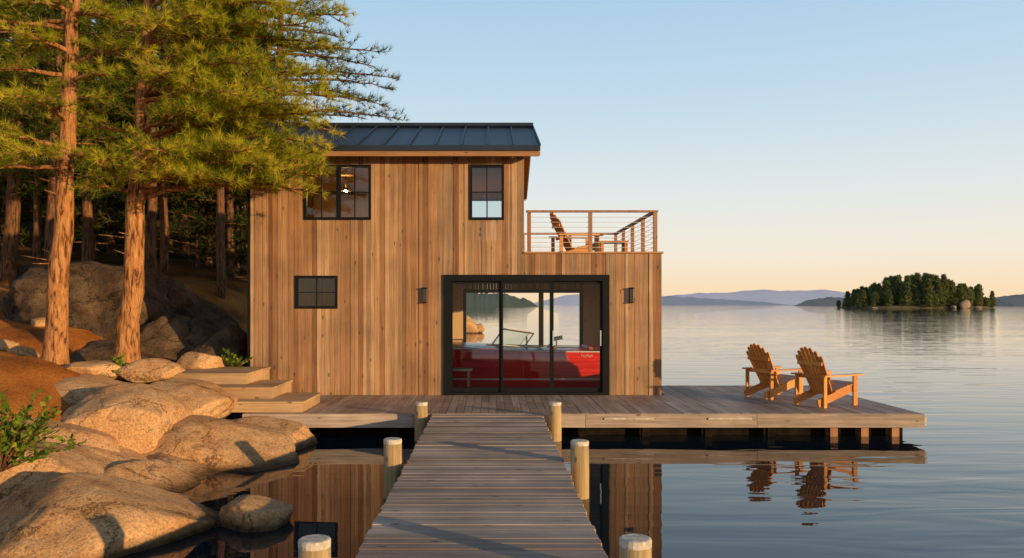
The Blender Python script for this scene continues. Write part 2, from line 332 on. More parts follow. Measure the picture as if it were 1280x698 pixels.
ridge('far_hills',8000,660,1130,[(0,2),(.12,14),(.3,10),(.5,15),(.62,19),(.68,17),(.78,20),(.9,12),(1,1)],hz1,1500,1.3,.1)
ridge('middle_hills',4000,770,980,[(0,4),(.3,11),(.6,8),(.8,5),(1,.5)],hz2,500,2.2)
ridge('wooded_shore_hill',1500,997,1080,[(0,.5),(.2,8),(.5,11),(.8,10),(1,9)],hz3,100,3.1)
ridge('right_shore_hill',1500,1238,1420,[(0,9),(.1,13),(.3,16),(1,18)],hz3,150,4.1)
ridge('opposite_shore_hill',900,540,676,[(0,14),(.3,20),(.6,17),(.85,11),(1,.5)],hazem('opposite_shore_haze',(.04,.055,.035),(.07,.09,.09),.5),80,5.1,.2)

# ------------------------------------------------------------------ boulders
def boulder(name,label,cat,loc,r,seed,mat=rock,rotz=0,sub=5,group=None,flat=.85,tilt=0,rough=1.3):
    rr=random.Random(seed); bm=bmesh.new(); bmesh.ops.create_icosphere(bm,subdivisions=sub,radius=1)
    pl=[]
    for k in range(11):
        n=Vector((rr.gauss(0,1),rr.gauss(0,1),rr.gauss(0.4,.8))).normalized(); pl.append((n,rr.uniform(.62,.90)))
    for v in bm.verts:
        p=v.co.copy(); q=p+Vector((seed*3.1,seed*1.7,0))
        p*=1+.18*noise.noise(q*.9)+.08*noise.noise(q*2.0)
        for n,d in pl:
            e=p.dot(n)-d
            if e>0: p-=n*e*flat
        p*=1+rough*(.03*noise.noise(q*4)+.015*noise.noise(q*9)+.008*noise.noise(q*20))
        v.co=Vector((p.x*r[0],p.y*r[1],p.z*r[2]))*1.12
    me=bpy.data.meshes.new(name); bm.to_mesh(me); bm.free(); me.materials.append(mat)
    me.polygons.foreach_set('use_smooth',[True]*len(me.polygons))
    o=bpy.data.objects.new(name,me); C.objects.link(o); o.location=loc; o.rotation_euler=(rr.uniform(-.12,.12),tilt,rotz)
    return tag(o,label,cat,group)
BL=[ # px,py,Y, rx,ry,rz, tilt, label
 (112,676,7.6,1.15,1.15,.58,.16,'large rounded tan boulder at the water edge, nearest the viewer in the lower left corner'),
 (22,614,8.9,1.15,1.45,.64,.2,'broad tan boulder at the left edge of the photo behind the nearest boulder'),
 (283,566,11.2,1.22,1.05,.48,.16,'big smooth sunlit boulder at the water edge in front of the wooden steps'),
 (158,538,11.0,.98,1.0,.52,.2,'tall blocky cracked boulder at the middle of the rocky shore'),
 (105,504,12.3,1.05,.95,.38,.1,'orange tan boulder lying just below the two big pine trunks'),
 (218,504,12.8,.9,.9,.34,.14,'low boulder beside the left end of the wooden steps'),
 (8,476,12.4,.8,.7,.30,.05,'flat orange lit boulder at the left edge below the left pine'),
 (190,632,9.3,.85,1.05,.40,.25,'boulder wedged between the nearest boulder and the big smooth one'),
 (335,550,12.1,.72,.6,.26,.15,'low flat boulder touching the deck end under the lowest step'),
 (62,566,10.2,1.1,1.0,.46,.2,'wide sloping boulder behind the green shrub'),
 (190,464,13.4,.5,.45,.19,0,'small boulder at the foot of the right big pine trunk'),
 (252,454,15.4,.55,.55,.24,0,'dark boulder behind the upper step beside the boathouse wall'),
 (316,645,7.85,.32,.33,.18,0,'small dark rounded rock standing alone in the water left of the walkway'),
 (232,598,10.2,.75,.7,.28,.2,'medium boulder at the waterline between the big smooth boulder and the wedged one'),
 (60,526,11.6,.75,.65,.30,.1,'small tan boulder left of the tall blocky one'),
 (20,512,11.9,.65,.55,.26,.1,'small tan boulder at the left edge under the flat orange one'),
 (118,464,13.3,.6,.45,.17,0,'flat rock between the feet of the two big pines'),
 (130,594,9.9,1.0,.9,.36,.25,'low slab of rock filling the gap below the tall blocky boulder'),
 (215,548,11.6,.6,.65,.28,.2,'narrow rock squeezed between the tall blocky boulder and the big smooth one'),
]
for i,(x,y,Y,a,b,c,tl,lab) in enumerate(BL):
    boulder('boulder',lab,'boulder',at(x,y,Y),(a,b,c),11+i*1.37,rock,rng.uniform(-.5,.5),tilt=tl)
LG=[(185,418,20.0,2.9,2.3,1.40,.34,'broad sloping bedrock ledge in the shade behind the two big pines'),
 (235,440,17.6,1.3,1.1,.72,.3,'dark block of rock below the bedrock ledge beside the boathouse wall'),
 (285,440,16.9,.7,.8,.5,.3,'dark angular rock nearest the boathouse left corner'),
 (150,452,16.6,1.1,.8,.34,.12,'low flat slab at the foot of the bedrock ledge behind the right pine'),
 (110,364,22.8,1.3,1.1,.52,.1,'dark boulder on the forest slope left of the bedrock ledge'),
 (25,352,24,1.1,1,.5,0,'low dark boulder far back on the forest slope at the left edge')]
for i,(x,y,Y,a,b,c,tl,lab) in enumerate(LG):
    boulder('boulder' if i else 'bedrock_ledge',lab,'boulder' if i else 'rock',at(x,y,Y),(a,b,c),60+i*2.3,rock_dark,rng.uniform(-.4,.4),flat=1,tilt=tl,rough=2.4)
SL=['small stone on the needle covered slope left of both pines','small stone high on the needle slope at the left','small stone on the ground between the two big pine trunks','small stone right of the right big pine trunk','small stone below the gap between the two big pines','stone half buried in orange needles at the far left of the slope']
for i,(x,y,Y) in enumerate([(30,425,15),(52,385,18),(115,440,14.6),(215,455,14.2),(130,462,13.4),(8,400,16)]):
    p=at(x,y,Y); boulder('stone',SL[i],'stone',(p.x,p.y,ground_h(p.x,p.y)+.05),(.25,.22,.15),20+i,rock,i,4)
boulder('boulder','orange lit boulder rising from the lake, seen through the left door glass','boulder',at(583,408,60),(.9,.9,.8),40.2,rock,0,3)
boulder('boulder','smaller rock beside the boulder seen through the left door glass','boulder',at(597,411,61),(.55,.6,.42),42.2,rock,0,3)

# ------------------------------------------------------------------ boathouse
YF=15.5; YB=20.6; XL=-4.70; XR=3.286; XU=.62; Z0=.55; ZD=3.29
house=thing('boathouse','two storey cedar clad boathouse with dark metal roof and roof terrace beside the lake','boathouse',(-.7,YF,Z0))
def zroof(Y): return 5.20+(Y-15.1)*.3536 if Y<17.9 else 6.19-(Y-17.9)*.3467
def bwall(axis,fixed,u0,u1,z0,z1,ops,sign,thick=.10,mb=None):
    mb=mb or MB(); eds=[u0]; rr=random.Random(int(fixed*100)+int(u0*10))
    while eds[-1]<u1-.17: eds.append(eds[-1]+rr.choice([.07,.08,.095,.10,.115]))
    eds.append(u1)
    prof=[(rr.random(),rr.choice([0,.004,.009,.014])) for _ in eds]
    cuts=sorted(set([round(e,4) for e in eds]+[round(q,4) for o in ops for q in o[:2] if u0<q<u1]))
    zf=z1 if callable(z1) else (lambda u:z1)
    for a,b in zip(cuts,cuts[1:]):
        if b-a<1e-3: continue
        mid=(a+b)/2; bi=max(i for i,e in enumerate(eds) if e<=mid+1e-6); tone,dp=prof[bi]
        ga=.0017 if any(abs(a-e)<1e-3 for e in eds) else 0; gb=.0017 if any(abs(b-e)<1e-3 for e in eds) else 0
        spans=[(z0,None)]
        for (o0,o1,p0,p1) in ops:
            if o0-1e-4<=a and b<=o1+1e-4:
                ns=[]
                for s0,s1 in spans:
                    top=s1 if s1 is not None else 99
                    if p0>s0 and p0<top: ns.append((s0,p0))
                    if p1<top and p1>s0: ns.append((p1,s1))
                    if p1<=s0 or p0>=top: ns.append((s0,s1))
                spans=ns
        for s0,s1 in spans:
            ta=s1 if s1 is not None else zf(a); tb=s1 if s1 is not None else zf(b)
            f0=fixed+sign*dp; f1=fixed-sign*thick; a2,b2=a+ga,b-gb
            if axis=='x': vs=[(a2,f0,s0),(b2,f0,s0),(b2,f1,s0),(a2,f1,s0),(a2,f0,ta),(b2,f0,tb),(b2,f1,tb),(a2,f1,ta)]
            else: vs=[(f0,a2,s0),(f0,b2,s0),(f1,b2,s0),(f1,a2,s0),(f0,a2,ta),(f0,b2,tb),(f1,b2,tb),(f1,a2,ta)]
            mb.add(vs,[(0,3,2,1),(4,5,6,7),(0,1,5,4),(1,2,6,5),(2,3,7,6),(3,0,4,7)],tone)
    return mb
DO=(-.9145,2.2475,Z0-.01,2.858)
W1=(-3.64,-2.34,3.94,5.01); W2=(-.434,.2325,3.94,5.01); W3=(-3.81,-2.99,2.2225,2.86)
mb=bwall('x',YF,XL,XU,Z0-.25,5.34,[DO,W1,W2,W3],-1)
mb=bwall('x',YF,XU,XR,Z0-.25,ZD,[DO],-1,mb=mb); mb.build('front_wall',siding,house)
BO=(-.74,2.33,-1,2.69)
RW2=(-.56,.32,3.9,5.02)
mb=bwall('x',YB,XL,XU,-.3,5.25,[BO,RW2],1); mb=bwall('x',YB,XU,XR,-.3,ZD,[BO],1,mb=mb); mb.build('rear_wall',siding,house)
bwall('y',XL,YF+.10,YB-.1,-.3,zroof,[(16.4,19.4,3.9,5.1)],-1).build('side_wall',siding,house)
bwall('y',XR,YF+.10,YB-.1,-.3,ZD,[(16.2,19.4,.9,2.75)],1).build('side_wall',siding,house)
bwall('y',XU,YF+.10,YB-.1,ZD,zroof,[(17.2,18.9,3.35,5.3)],1).build('side_wall',siding,house)
m=MB()
for i in range(57):
    if XL+.1+i*.138+.134<XR-.1: m.box(XL+.1+i*.138,XL+.1+i*.138+.134,YF+.1,16.75,Z0-.06,Z0)
m.build('floor',deckY,house)
m=MB()
for i in range(34):
    y=YF+.1+i*.145
    if y+.14<YB-.1: m.box(XL+.1,XR-.1,y,y+.142,3.02,3.06)
m.build('ceiling',int_wood,house)
MB().box(XL+.1,XU-.1,YF+.1,YB-.1,3.3,3.36).build('upper_floor',deckX,house)
for b_ in [(XL+.101,XL+.13,YF+.11,YB-.11,Z0,3.0),(XR-.13,XR-.101,YF+.11,16.2,Z0,3.0),(XR-.13,XR-.101,19.4,YB-.11,Z0,3.0),(-1.741,-.745,YB-.13,YB-.101,.1,3.0),(2.335,XR-.14,YB-.13,YB-.101,.1,3.0),
    (XL+.14,-1.31,YB-.13,YB-.101,3.37,5.1),(-1.19,-.57,YB-.13,YB-.101,3.37,5.1),(-1.3,-1.2,16.0,20.4,3.37,5.13),
    (XL+.14,XU-.12,16.2,20.3,5.14,5.17)]:
    MB().box(*b_).build('interior_lining',int_wood,house)
for lx,ly,lz in ((-3.22,17.6,4.80),):
    m=MB(); m.tube([(lx,ly,5.14),(lx,ly,lz+.09)],.008,5); m.tube([(lx,ly,lz+.09),(lx,ly,lz+.07),(lx,ly,lz)],[.02,.05,.11],12,cap=False); pl_=m.build('pendant_lamp',black,house,smooth=True)
    m=MB(); m.tube([(lx,ly,lz-.03),(lx,ly,lz-.015),(lx,ly,lz),(lx,ly,lz+.03),(lx,ly,lz+.045)],[.012,.028,.035,.026,.01],10); m.build('bulb',bulbm,pl_,smooth=True)
m=MB(); m.box(1.2,1.32,YB-.12,YB+.0,-.8,2.6); m.box(-.74,-.66,YB-.1,YB+.02,-.8,2.69); m.box(2.25,2.33,YB-.1,YB+.02,-.8,2.69); m.box(-.66,2.25,YB-.1,YB+.02,2.6,2.69); m.build('rear_opening_frame',black,house)
MB().box(XL-.03,XL+.02,YF-.035,YF+.05,Z0-.2,5.2).build('corner_trim',black,house)
m=MB()
for i in range(19):
    x=XU+.1+i*.138
    if x+.134<XR-.1: m.box(x,x+.134,YF+.1,YB-.1,3.12,3.18)
m.build('terrace_floor',deckY,house)
m=MB(); m.box(XU+.01,XR+.03,YF-.045,YF+.11,ZD,ZD+.035); m.box(XR-.11,XR+.03,YF+.11,YB,ZD,ZD+.035); m.build('parapet_cap',trimX,house)
rail=thing('railing',None,None,(0,0,0)); rail.parent=house; rail.location=(0,0,0)
ZR=4.13; yr=YF+.045; xr=3.17
def rpost(x,y): MB().box(x-.036,x+.036,y-.036,y+.036,ZD+.036,ZR-.036).build('post',railw,rail)
for x in (.72,1.91,xr): rpost(x,yr)
for y in (16.8,18.05,19.3,20.5): rpost(xr,y)
for x in (.8,2.0): rpost(x,20.5)
m=MB(); m.box(.66,xr+.05,yr-.05,yr+.05,ZR-.036,ZR,.5); m.box(xr-.05,xr+.05,yr+.05,20.55,ZR-.036,ZR,.4); m.box(.66,xr-.05,20.45,20.55,ZR-.036,ZR,.6); m.build('top_rail',railw,rail)
for k in range(7):
    z=ZD+.12+k*.098
    m=MB(); m.tube([(.72,yr,z),(xr,yr,z),(xr,20.5,z),(.7,20.5,z)],.0048,5); m.build('cable',steel,rail)
XE0=-5.05; XE1=.906
def slab(mb,prof,x0,x1,th,tone=None):
    (ya,za),(yb,zb)=prof
    vs=[(x0,ya,za-th),(x1,ya,za-th),(x1,yb,zb-th),(x0,yb,zb-th),(x0,ya,za),(x1,ya,za),(x1,yb,zb),(x0,yb,zb)]
    mb.add(vs,[(0,3,2,1),(4,5,6,7),(0,1,5,4),(1,2,6,5),(2,3,7,6),(3,0,4,7)],tone)
ZRG=6.29
m=MB(); slab(m,((15.06,5.29),(17.9,ZRG)),XE0,XE1,.055); slab(m,((17.9,ZRG-.001),(20.95,5.23)),XE0,XE1,.055)
x=XE0+.02
while x<XE1:
    for pr in (((15.05,5.325),(17.88,ZRG+.035)),((17.92,ZRG+.035),(20.96,5.265))): slab(m,pr,x,x+.028,.036)
    x+=.4935
m.box(XE0-.01,XE1+.01,17.78,18.02,ZRG-.02,ZRG+.055); m.box(XE0-.005,XE1+.005,15.035,15.058,5.2,5.3); m.build('roof',roofm,house)
m=MB(); slab(m,((15.12,5.25),(17.9,ZRG-.065)),XE0+.03,XE1-.03,.03); slab(m,((17.9,ZRG-.066),(20.9,5.18)),XE0+.03,XE1-.03,.03); m.build('soffit',trimX,house)
MB().box(XE0+.02,XE1-.02,15.075,15.115,5.10,5.215).build('fascia',trimX,house)
MB().box(XE0+.02,XE1-.02,20.9,20.94,5.02,5.16).build('fascia',trimX,house)
for xx in (XE1-.029,XE0-.011):
    m=MB(); slab(m,((15.12,5.235),(17.9,ZRG-.07)),xx,xx+.035,.12); slab(m,((17.9,ZRG-.071),(20.9,5.17)),xx,xx+.035,.12); m.build('rake_board',trimX,house)
def window(o,mv,mh,y=YF,fw=.05,mull=None,name='window',gl=None):
    x0,x1,z0,z1=o; m=MB(); ya,yb=y-.035,y+.06
    m.box(x0,x0+fw,ya,yb,z0,z1); m.box(x1-fw,x1,ya,yb,z0,z1); m.box(x0+fw,x1-fw,ya,yb,z0,z0+fw); m.box(x0+fw,x1-fw,ya,yb,z1-fw,z1)
    if mull is not None: m.box(mull-.04,mull+.04,ya+.004,yb,z0+fw,z1-fw)
    f=m.build(name,black,house)
    m=MB()
    for v in mv: m.box(v-.009,v+.009,y-.012,y+.022,z0+fw,z1-fw)
    for k,(a,b,h) in enumerate(mh): m.box(a,b,y-.0105,y+.0205,h-.009,h+.009)
    m.build('muntin',black,f)
    MB().add([(x0+fw,y+.008,z0+fw),(x1-fw,y+.008,z0+fw),(x1-fw,y+.008,z1-fw),(x0+fw,y+.008,z1-fw)],[(0,1,2,3)]).build('pane',gl or winglass,f)
    return f
window(W1,[-3.30,-2.66],[(W1[0]+.05,-3.015,4.48),(-2.935,W1[1]-.05,4.48)],mull=-2.975)
window(W2,[-.1],[(W2[0]+.05,W2[1]-.05,4.48)])
window(W3,[-3.4],[(W3[0]+.05,W3[1]-.05,2.54)])
window(RW2,[-.12],[(RW2[0]+.05,RW2[1]-.05,4.45)],y=YB-.02,gl=rglass)
x0,x1,z0,z1=DO; z0=Z0
m=MB(); m.box(x0-.02,x0+.11,YF-.05,YF+.12,z0,z1+.02); m.box(x1-.11,x1+.02,YF-.05,YF+.12,z0,z1+.02); m.box(x0+.11,x1-.11,YF-.05,YF+.12,z1-.10,z1+.02); m.box(x0+.11,x1-.11,YF-.05,YF+.12,z0,z0+.05)
door=m.build('sliding_door',black,house)
pw=(x1-x0-.22)/3
for k in range(3):
    a=x0+.11+k*pw; b=a+pw; yo=YF+(.0 if k==1 else .045)
    m=MB(); m.box(a,a+.04,yo-.02,yo+.02,z0+.051,z1-.101); m.box(b-.04,b,yo-.02,yo+.02,z0+.051,z1-.101); m.box(a+.04,b-.04,yo-.02,yo+.02,z0+.051,z0+.14); m.box(a+.04,b-.04,yo-.02,yo+.02,z1-.15,z1-.101)
    m.build('door_panel',black,door)
    MB().add([(a+.04,yo,z0+.14),(b-.04,yo,z0+.14),(b-.04,yo,z1-.15),(a+.04,yo,z1-.15)],[(0,1,2,3)]).build('glass',glass,door)
hx=x0+.11+2*pw+.05; MB().box(hx-.035,hx-.015,YF-.055,YF-.021,1.5,1.8).build('handle',chrome,door)
hx=x1-.13; MB().box(hx-.02,hx,YF-.0,YF+.024,1.5,1.8).build('handle',chrome,door)
for cx in (-1.30,2.69):
    m=MB(); m.box(cx-.032,cx+.032,YF-.034,YF-.015,2.36,2.62); m.box(cx-.048,cx+.048,YF-.10,YF-.034,2.60,2.63); m.box(cx-.042,cx+.042,YF-.095,YF-.034,2.33,2.352)
    lp=m.build('wall_lamp',black,house)
    MB().box(cx-.034,cx+.034,YF-.088,YF-.036,2.353,2.599).build('lamp_shade',lampg,lp)

# ------------------------------------------------------------------ boat in the slip
boat=thing('motor_boat','red varnished runabout boat floating inside the boathouse behind the glass door','boat',(-.3,18.4,0))
def half_beam(t): return .92*(1-(max(0,t-.35)/.65)**2.4)*(.88+.12*min(1,t/.3))
def sheer(t): return 1.27+.26*t*t
XS=2.75; LB=6.3
m=MB(); secs=[]; ns=24
for i in range(ns+1):
    t=i/ns; X=XS-LB*t; b=max(.015,half_beam(t)); s=sheer(t); k=-.25+.45*max(0,t-.6)**1.5*2
    pts=[(0,k),(b*.55,k+.12),(b*.78,k+.33),(b*.85,.45+.3*t*t),(b*.92,.68+.2*t),(b*.985,.92+.2*t),(b*1.0,s-.16),(b*.95,s)]
    secs.append([(X,18.4-y,z) for y,z in pts][::-1]+[(X,18.4+y,z) for y,z in pts[1:]])
w_=len(secs[0]); vs=[p for s_ in secs for p in s_]
fs=[(i*w_+j,i*w_+j+1,(i+1)*w_+j+1,(i+1)*w_+j) for i in range(ns) for j in range(w_-1)]+[tuple(range(w_))]
m.add(vs,fs,.5); m.build('hull',redp,boat,smooth=True)
mahog=wood('boat_mahogany',[(0,(.34,.05,.025)),(1,(.46,.08,.04))],0,.2,.7,1.1)
m=MB()
for i in range(ns):
    t0,t1=i/ns,(i+1)/ns
    def ds(t,y): return (XS-LB*t,18.4+y,sheer(t)+.09*(1-(y/.95)**2)-.005)
    b0,b1=half_beam(t0)*.95-.01,half_beam(t1)*.95-.01
    for u in range(6):
        if 2<=i<=10 and 1<=u<=4: continue
        y00,y01=-b0+2*b0*u/6,-b0+2*b0*(u+1)/6; y10,y11=-b1+2*b1*u/6,-b1+2*b1*(u+1)/6
        m.add([ds(t0,y00),ds(t0,y01),ds(t1,y11),ds(t1,y10)],[(0,1,2,3)],.3+.1*u)
m.build('boat_deck',mahog,boat,smooth=True)
m=MB()
m.tube([(XS-LB*i/ns,18.4-(half_beam(i/ns)*.95+.012),sheer(i/ns)-.01) for i in range(ns+1)]+[(XS-LB*i/ns,18.4+(half_beam(i/ns)*.95+.012),sheer(i/ns)-.01) for i in range(ns,-1,-1)],.018,6)
m.build('rub_rail',alum,boat,smooth=True)
m=MB(); wx=.0
fr=MB()
P=[(wx+.66,18.4-.82,1.30),(wx,18.4-.12,1.38),(wx,18.4+.12,1.38),(wx+.66,18.4+.82,1.30)]
Q=[(p[0]+.26,18.4+(p[1]-18.4)*.9,p[2]+.36) for p in P]
for a in range(3): m.add([P[a],P[a+1],Q[a+1],Q[a]],[(0,1,2,3)])
ws=m.build('windscreen',wglass,boat)
for a in range(4): fr.tube([P[a],Q[a]],.016,6)
fr.tube(Q,.016,6); fr.tube(P,.016,6); fr.build('windscreen_frame',alum,ws)
seatm=plain('boat_leather',(.40,.10,.06),.5,0,10,.1,.1)
for sx_ in (1.15,1.95):
    MB().box(sx_-.25,sx_+.25,17.75,19.05,.75,.98).box(sx_+.16,sx_+.30,17.75,19.05,.979,1.36).build('seat',seatm,boat,bevel=.04)
m=MB(); m.tube([(1.42,17.62,1.27),(1.42,17.62,1.54)],.02,6); m.tube([(1.34,17.62,1.54),(1.55,17.62,1.58)],.045,8); m.build('deck_fitting',alum,boat)
m=MB(); m.tube([(.78,18.0+.16*math.cos(a*.5236),1.42+.16*math.sin(a*.5236)) for a in range(13)],.014,6); m.tube([(.78,18.0,1.42),(.5,18.0,1.22)],.016,6); m.build('steering_wheel',alum,boat)
m=MB(); hb=half_beam(.1)
path=[(1.95+.26*u/30+.016*math.sin(u*1.45),18.4-hb-.012,1.17+.022*math.cos(u*1.45)+.010*math.sin(u*.5)) for u in range(31)]
m.tube(path,.0045,4); m.build('hull_script',creamp,boat)
bench=thing('bench','small wooden bench on the boathouse floor behind the left door glass','bench',(-.75,16.3,Z0))
m=MB()
for k in range(3): m.box(-1.35,-.40,16.12+k*.125,16.235+k*.125,.96,1.0)
m.build('seat',deckX,bench)
for x_ in (-1.28,-.5):
    for y_ in (16.14,16.4): MB().box(x_,x_+.05,y_,y_+.05,Z0,.959).build('leg',railw,bench)

# ------------------------------------------------------------------ deck
deck=thing('deck','wide weathered plank deck along the boathouse front reaching out over the lake','deck',(1.5,14,0))
m=MB(); x=-4.0
while x<6.78:
    w_=.1362; yb=YF-.02 if x<XR+.06 else 17.3
    j=13.6+rng.random()*1.5
    m.box(x,x+w_-.006,12.86,j-.003,.51+rng.uniform(0,.003),.55+rng.uniform(-.002,.002)); m.box(x,x+w_-.006,j,yb,.51,.55+rng.uniform(-.002,.002))
    x+=w_
XD=x
m.build('deck_boards',deckY,deck)
m=MB(); xx=-4.0
while xx<XD-.1:
    x2=min(xx+2.75,XD+.04); m.box(xx,x2-.006,12.815,12.855,.33,.545); xx=x2
m.box(XD,XD+.04,12.857,17.34,.33,.545); m.build('fascia',deckX,deck)
m=MB(); m.box(-4,XD-.12,13.2,13.3,-.3,.5); m.build('under_beam',darkm,deck)
m=MB(); m.box(-4,XD-.05,15.2,15.4,.10,.5); m.build('under_beam',darkm,deck)
m=MB(); m.box(3.3,XD-.05,17.0,17.2,.1,.5); m.build('under_beam',darkm,deck)
MB().box(XD-.18,XD-.08,13.35,17.0,-.3,.5).build('under_beam',darkm,deck)
x=-2.6
while x<XD:
    MB().box(x-.06,x+.06,13.0,13.1,-.9,.5).build('under_post',railw if x>5.3 else darkm,deck); x+=1.02 if x<5 else .5
for a,b in ((755,817),(885,940)):
    MB().box((a-615)*.0128,(b-615)*.0128,12.79,12.812,.455,.49).build('bumper_strip',palew,deck,bevel=.006)
MB().box(XD+.042,XD+.075,12.83,13.2,.36,.5).build('corner_bumper',palew,deck)

walk=thing('walkway','straight plank walkway running from the viewer to the boathouse deck','walkway',(-.08,7.5,0))
m=MB(); y=1.5
while y<12.80:
    d=.128; ov=rng.uniform(-.012,.012); x0_,x1_=-.95+ov,.80+ov+rng.uniform(-.01,.01); z=.55+rng.uniform(-.003,.003)
    m.box(x0_,x1_,y,min(y+d-.008,12.808),.508,z); y+=d
m.build('walkway_boards',deckX,walk,bevel=.004)
for xx in (-.9,.7):
    MB().box(xx,xx+.05,1.5,12.8,.3,.505).build('stringer',deckY,walk)
for xx in (2.6,5.0,8.9,12.3): MB().box(-.84,.69,xx-.05,xx+.05,.2,.3).build('cross_beam',darkm,walk)

def piling(x,y,zt,label):
    o=thing('piling',label,'piling',(x,y,0),'round pilings along the walkway')
    m=MB(); m.tube([(x,y,-1.2),(x,y,0),(x+.003,y,.45),(x,y,zt-.05)],[.108,.106,.103,.101],20); m.build('post',postw,o,smooth=True)
    m=MB(); m.tube([(x,y,zt-.051),(x,y,zt-.016),(x,y,zt-.004),(x,y,zt)],[.102,.103,.098,.088],20); m.build('cap',capm,o,smooth=False)
piling(-1.12,5.05,.825,'pale topped round piling left of the walkway, nearest of the three on that side')
piling(-1.105,8.9,.81,'middle of the three round pilings left of the walkway, standing in the water')
piling(-1.118,12.62,.765,'farthest round piling left of the walkway, touching the deck front')
piling(.905,5.05,.83,'pale topped round piling right of the walkway, nearest of the three on that side')
piling(.975,8.9,.79,'middle of the three round pilings right of the walkway, standing in the water')
piling(.99,12.62,.765,'farthest round piling right of the walkway, touching the deck front')

steps=thing('wooden_steps','three broad plank steps climbing left from the deck to the rocky shore','steps',(-4.2,13.6,.55))
wood_step=wood('step_wood',[(0,(.42,.25,.13)),(1,(.54,.34,.18))],0,.65,.6,1.2,26,.25,.25)
def step(x0,x1,y0,y1,z0,z1):
    m=MB(); n=max(2,round((y1-y0)/.14)); d=(y1-y0)/n
    for k in range(n): m.box(x0,x1,y0+k*d,y0+(k+1)*d-.006,z1-.04,z1)
    m.box(x0+.02,x1-.02,y0+.02,y0+.05,z0,z1-.041); m.box(x1-.06,x1-.02,y0+.051,y1-.02,z0,z1-.041); m.box(x0+.02,x0+.055,y0+.051,y1-.02,z0,z1-.041)
    m.build('step',wood_step,steps)
step(-4.25,-3.05,12.95,14.3,.552,.73); step(-4.85,-3.66,13.35,14.7,.56,.92); step(-5.95,-4.24,13.85,15.35,.56,1.11)

# ------------------------------------------------------------------ chairs
def adirondack(label,loc,rz,group=None):
    o=thing('adirondack_chair',label,'chair',(0,0,0),group)
    for s in (-1,1):
        m=MB(); m.beam((-.50,s*.25,.07),(.42,s*.25,.325),(0,0,1),.13,.028,rng.random()); m.build('side_rail',chairw,o)
        m=MB(); m.box(.33,.43,s*.28-.014,s*.28+.014,0,.525); m.build('front_leg',chairw,o)
        m=MB(); m.box(-.42,-.35,s*.30-.014,s*.30+.014,.0,.525); m.build('rear_leg',chairw,o)
        m=MB(); yy=s*.335
        pts=[(-.46,yy-.035),(-.05,yy-.065),(.42,yy-.08),(.49,yy-.05),(.49,yy+.05),(.42,yy+.08),(-.05,yy+.065),(-.46,yy+.035)]
        n=len(pts)
        vs=[(p[0],p[1],.526) for p in pts]+[(p[0],p[1],.552) for p in pts]
        m.add(vs,[tuple(range(n))[::-1],tuple(range(n,2*n))]+[(k,(k+1)%n,n+(k+1)%n,n+k) for k in range(n)]); m.build('arm',chairw,o)
    m=MB()
    for k in range(6):
        t=k/5; c=Vector((-.06+.44*t,0,.275+.105*t)); m.beam(c+Vector((0,-.275,0)),c+Vector((0,.275,0)),(1,0,.3),.082,.022)
    m.beam((.435,-.26,.31),(.435,.26,.31),(0,0,1),.10,.022); m.build('seat',chairw,o)
    m=MB()
    for k in range(7):
        u=(k-3); ln=[.74,.83,.89,.91,.89,.83,.74][k]
        b=Vector((-.08,u*.062,.19)); d=Vector((-.46,u*.028,.87)).normalized()
        m.beam(b,b+d*ln,(0,1,0),.050,.02,None,.070)
        tip=b+d*ln; m.tube([tip+Vector((.0098,0,0.005)),tip+Vector((-.0098,0,-.005))],.035,12)
    m.build('backrest',chairw,o)
    m=MB(); m.beam((-.30,-.34,.505),(-.30,.34,.505),(0,0,1),.07,.025); m.beam((-.41,-.26,.74),(-.41,.26,.74),(0,0,1),.06,.022); m.build('cross_brace',chairw,o)
    o.location=loc; o.rotation_euler=(0,0,rz); return o
adirondack('orange cedar adirondack chair on the deck, left and farther of the pair',(5.33,15.1,.553),R(27),'adirondack chairs on the deck')
adirondack('orange cedar adirondack chair on the deck, right and nearer of the pair',(5.83,13.95,.553),R(27),'adirondack chairs on the deck')
adirondack('adirondack chair on the upper roof terrace behind the cable railing',(1.72,16.6,3.182),R(12))
tb=thing('side_table','low wooden table beside the chair on the roof terrace','table',(2.55,16.9,3.18))
m=MB()
for k in range(4): m.box(2.25,2.85,16.65+k*.125,16.765+k*.125,3.60,3.63)
m.build('tabletop',chairw,tb)
for x_ in (2.27,2.77):
    for y_ in (16.67,17.06): MB().box(x_,x_+.06,y_,y_+.06,3.182,3.599).build('leg',chairw,tb)

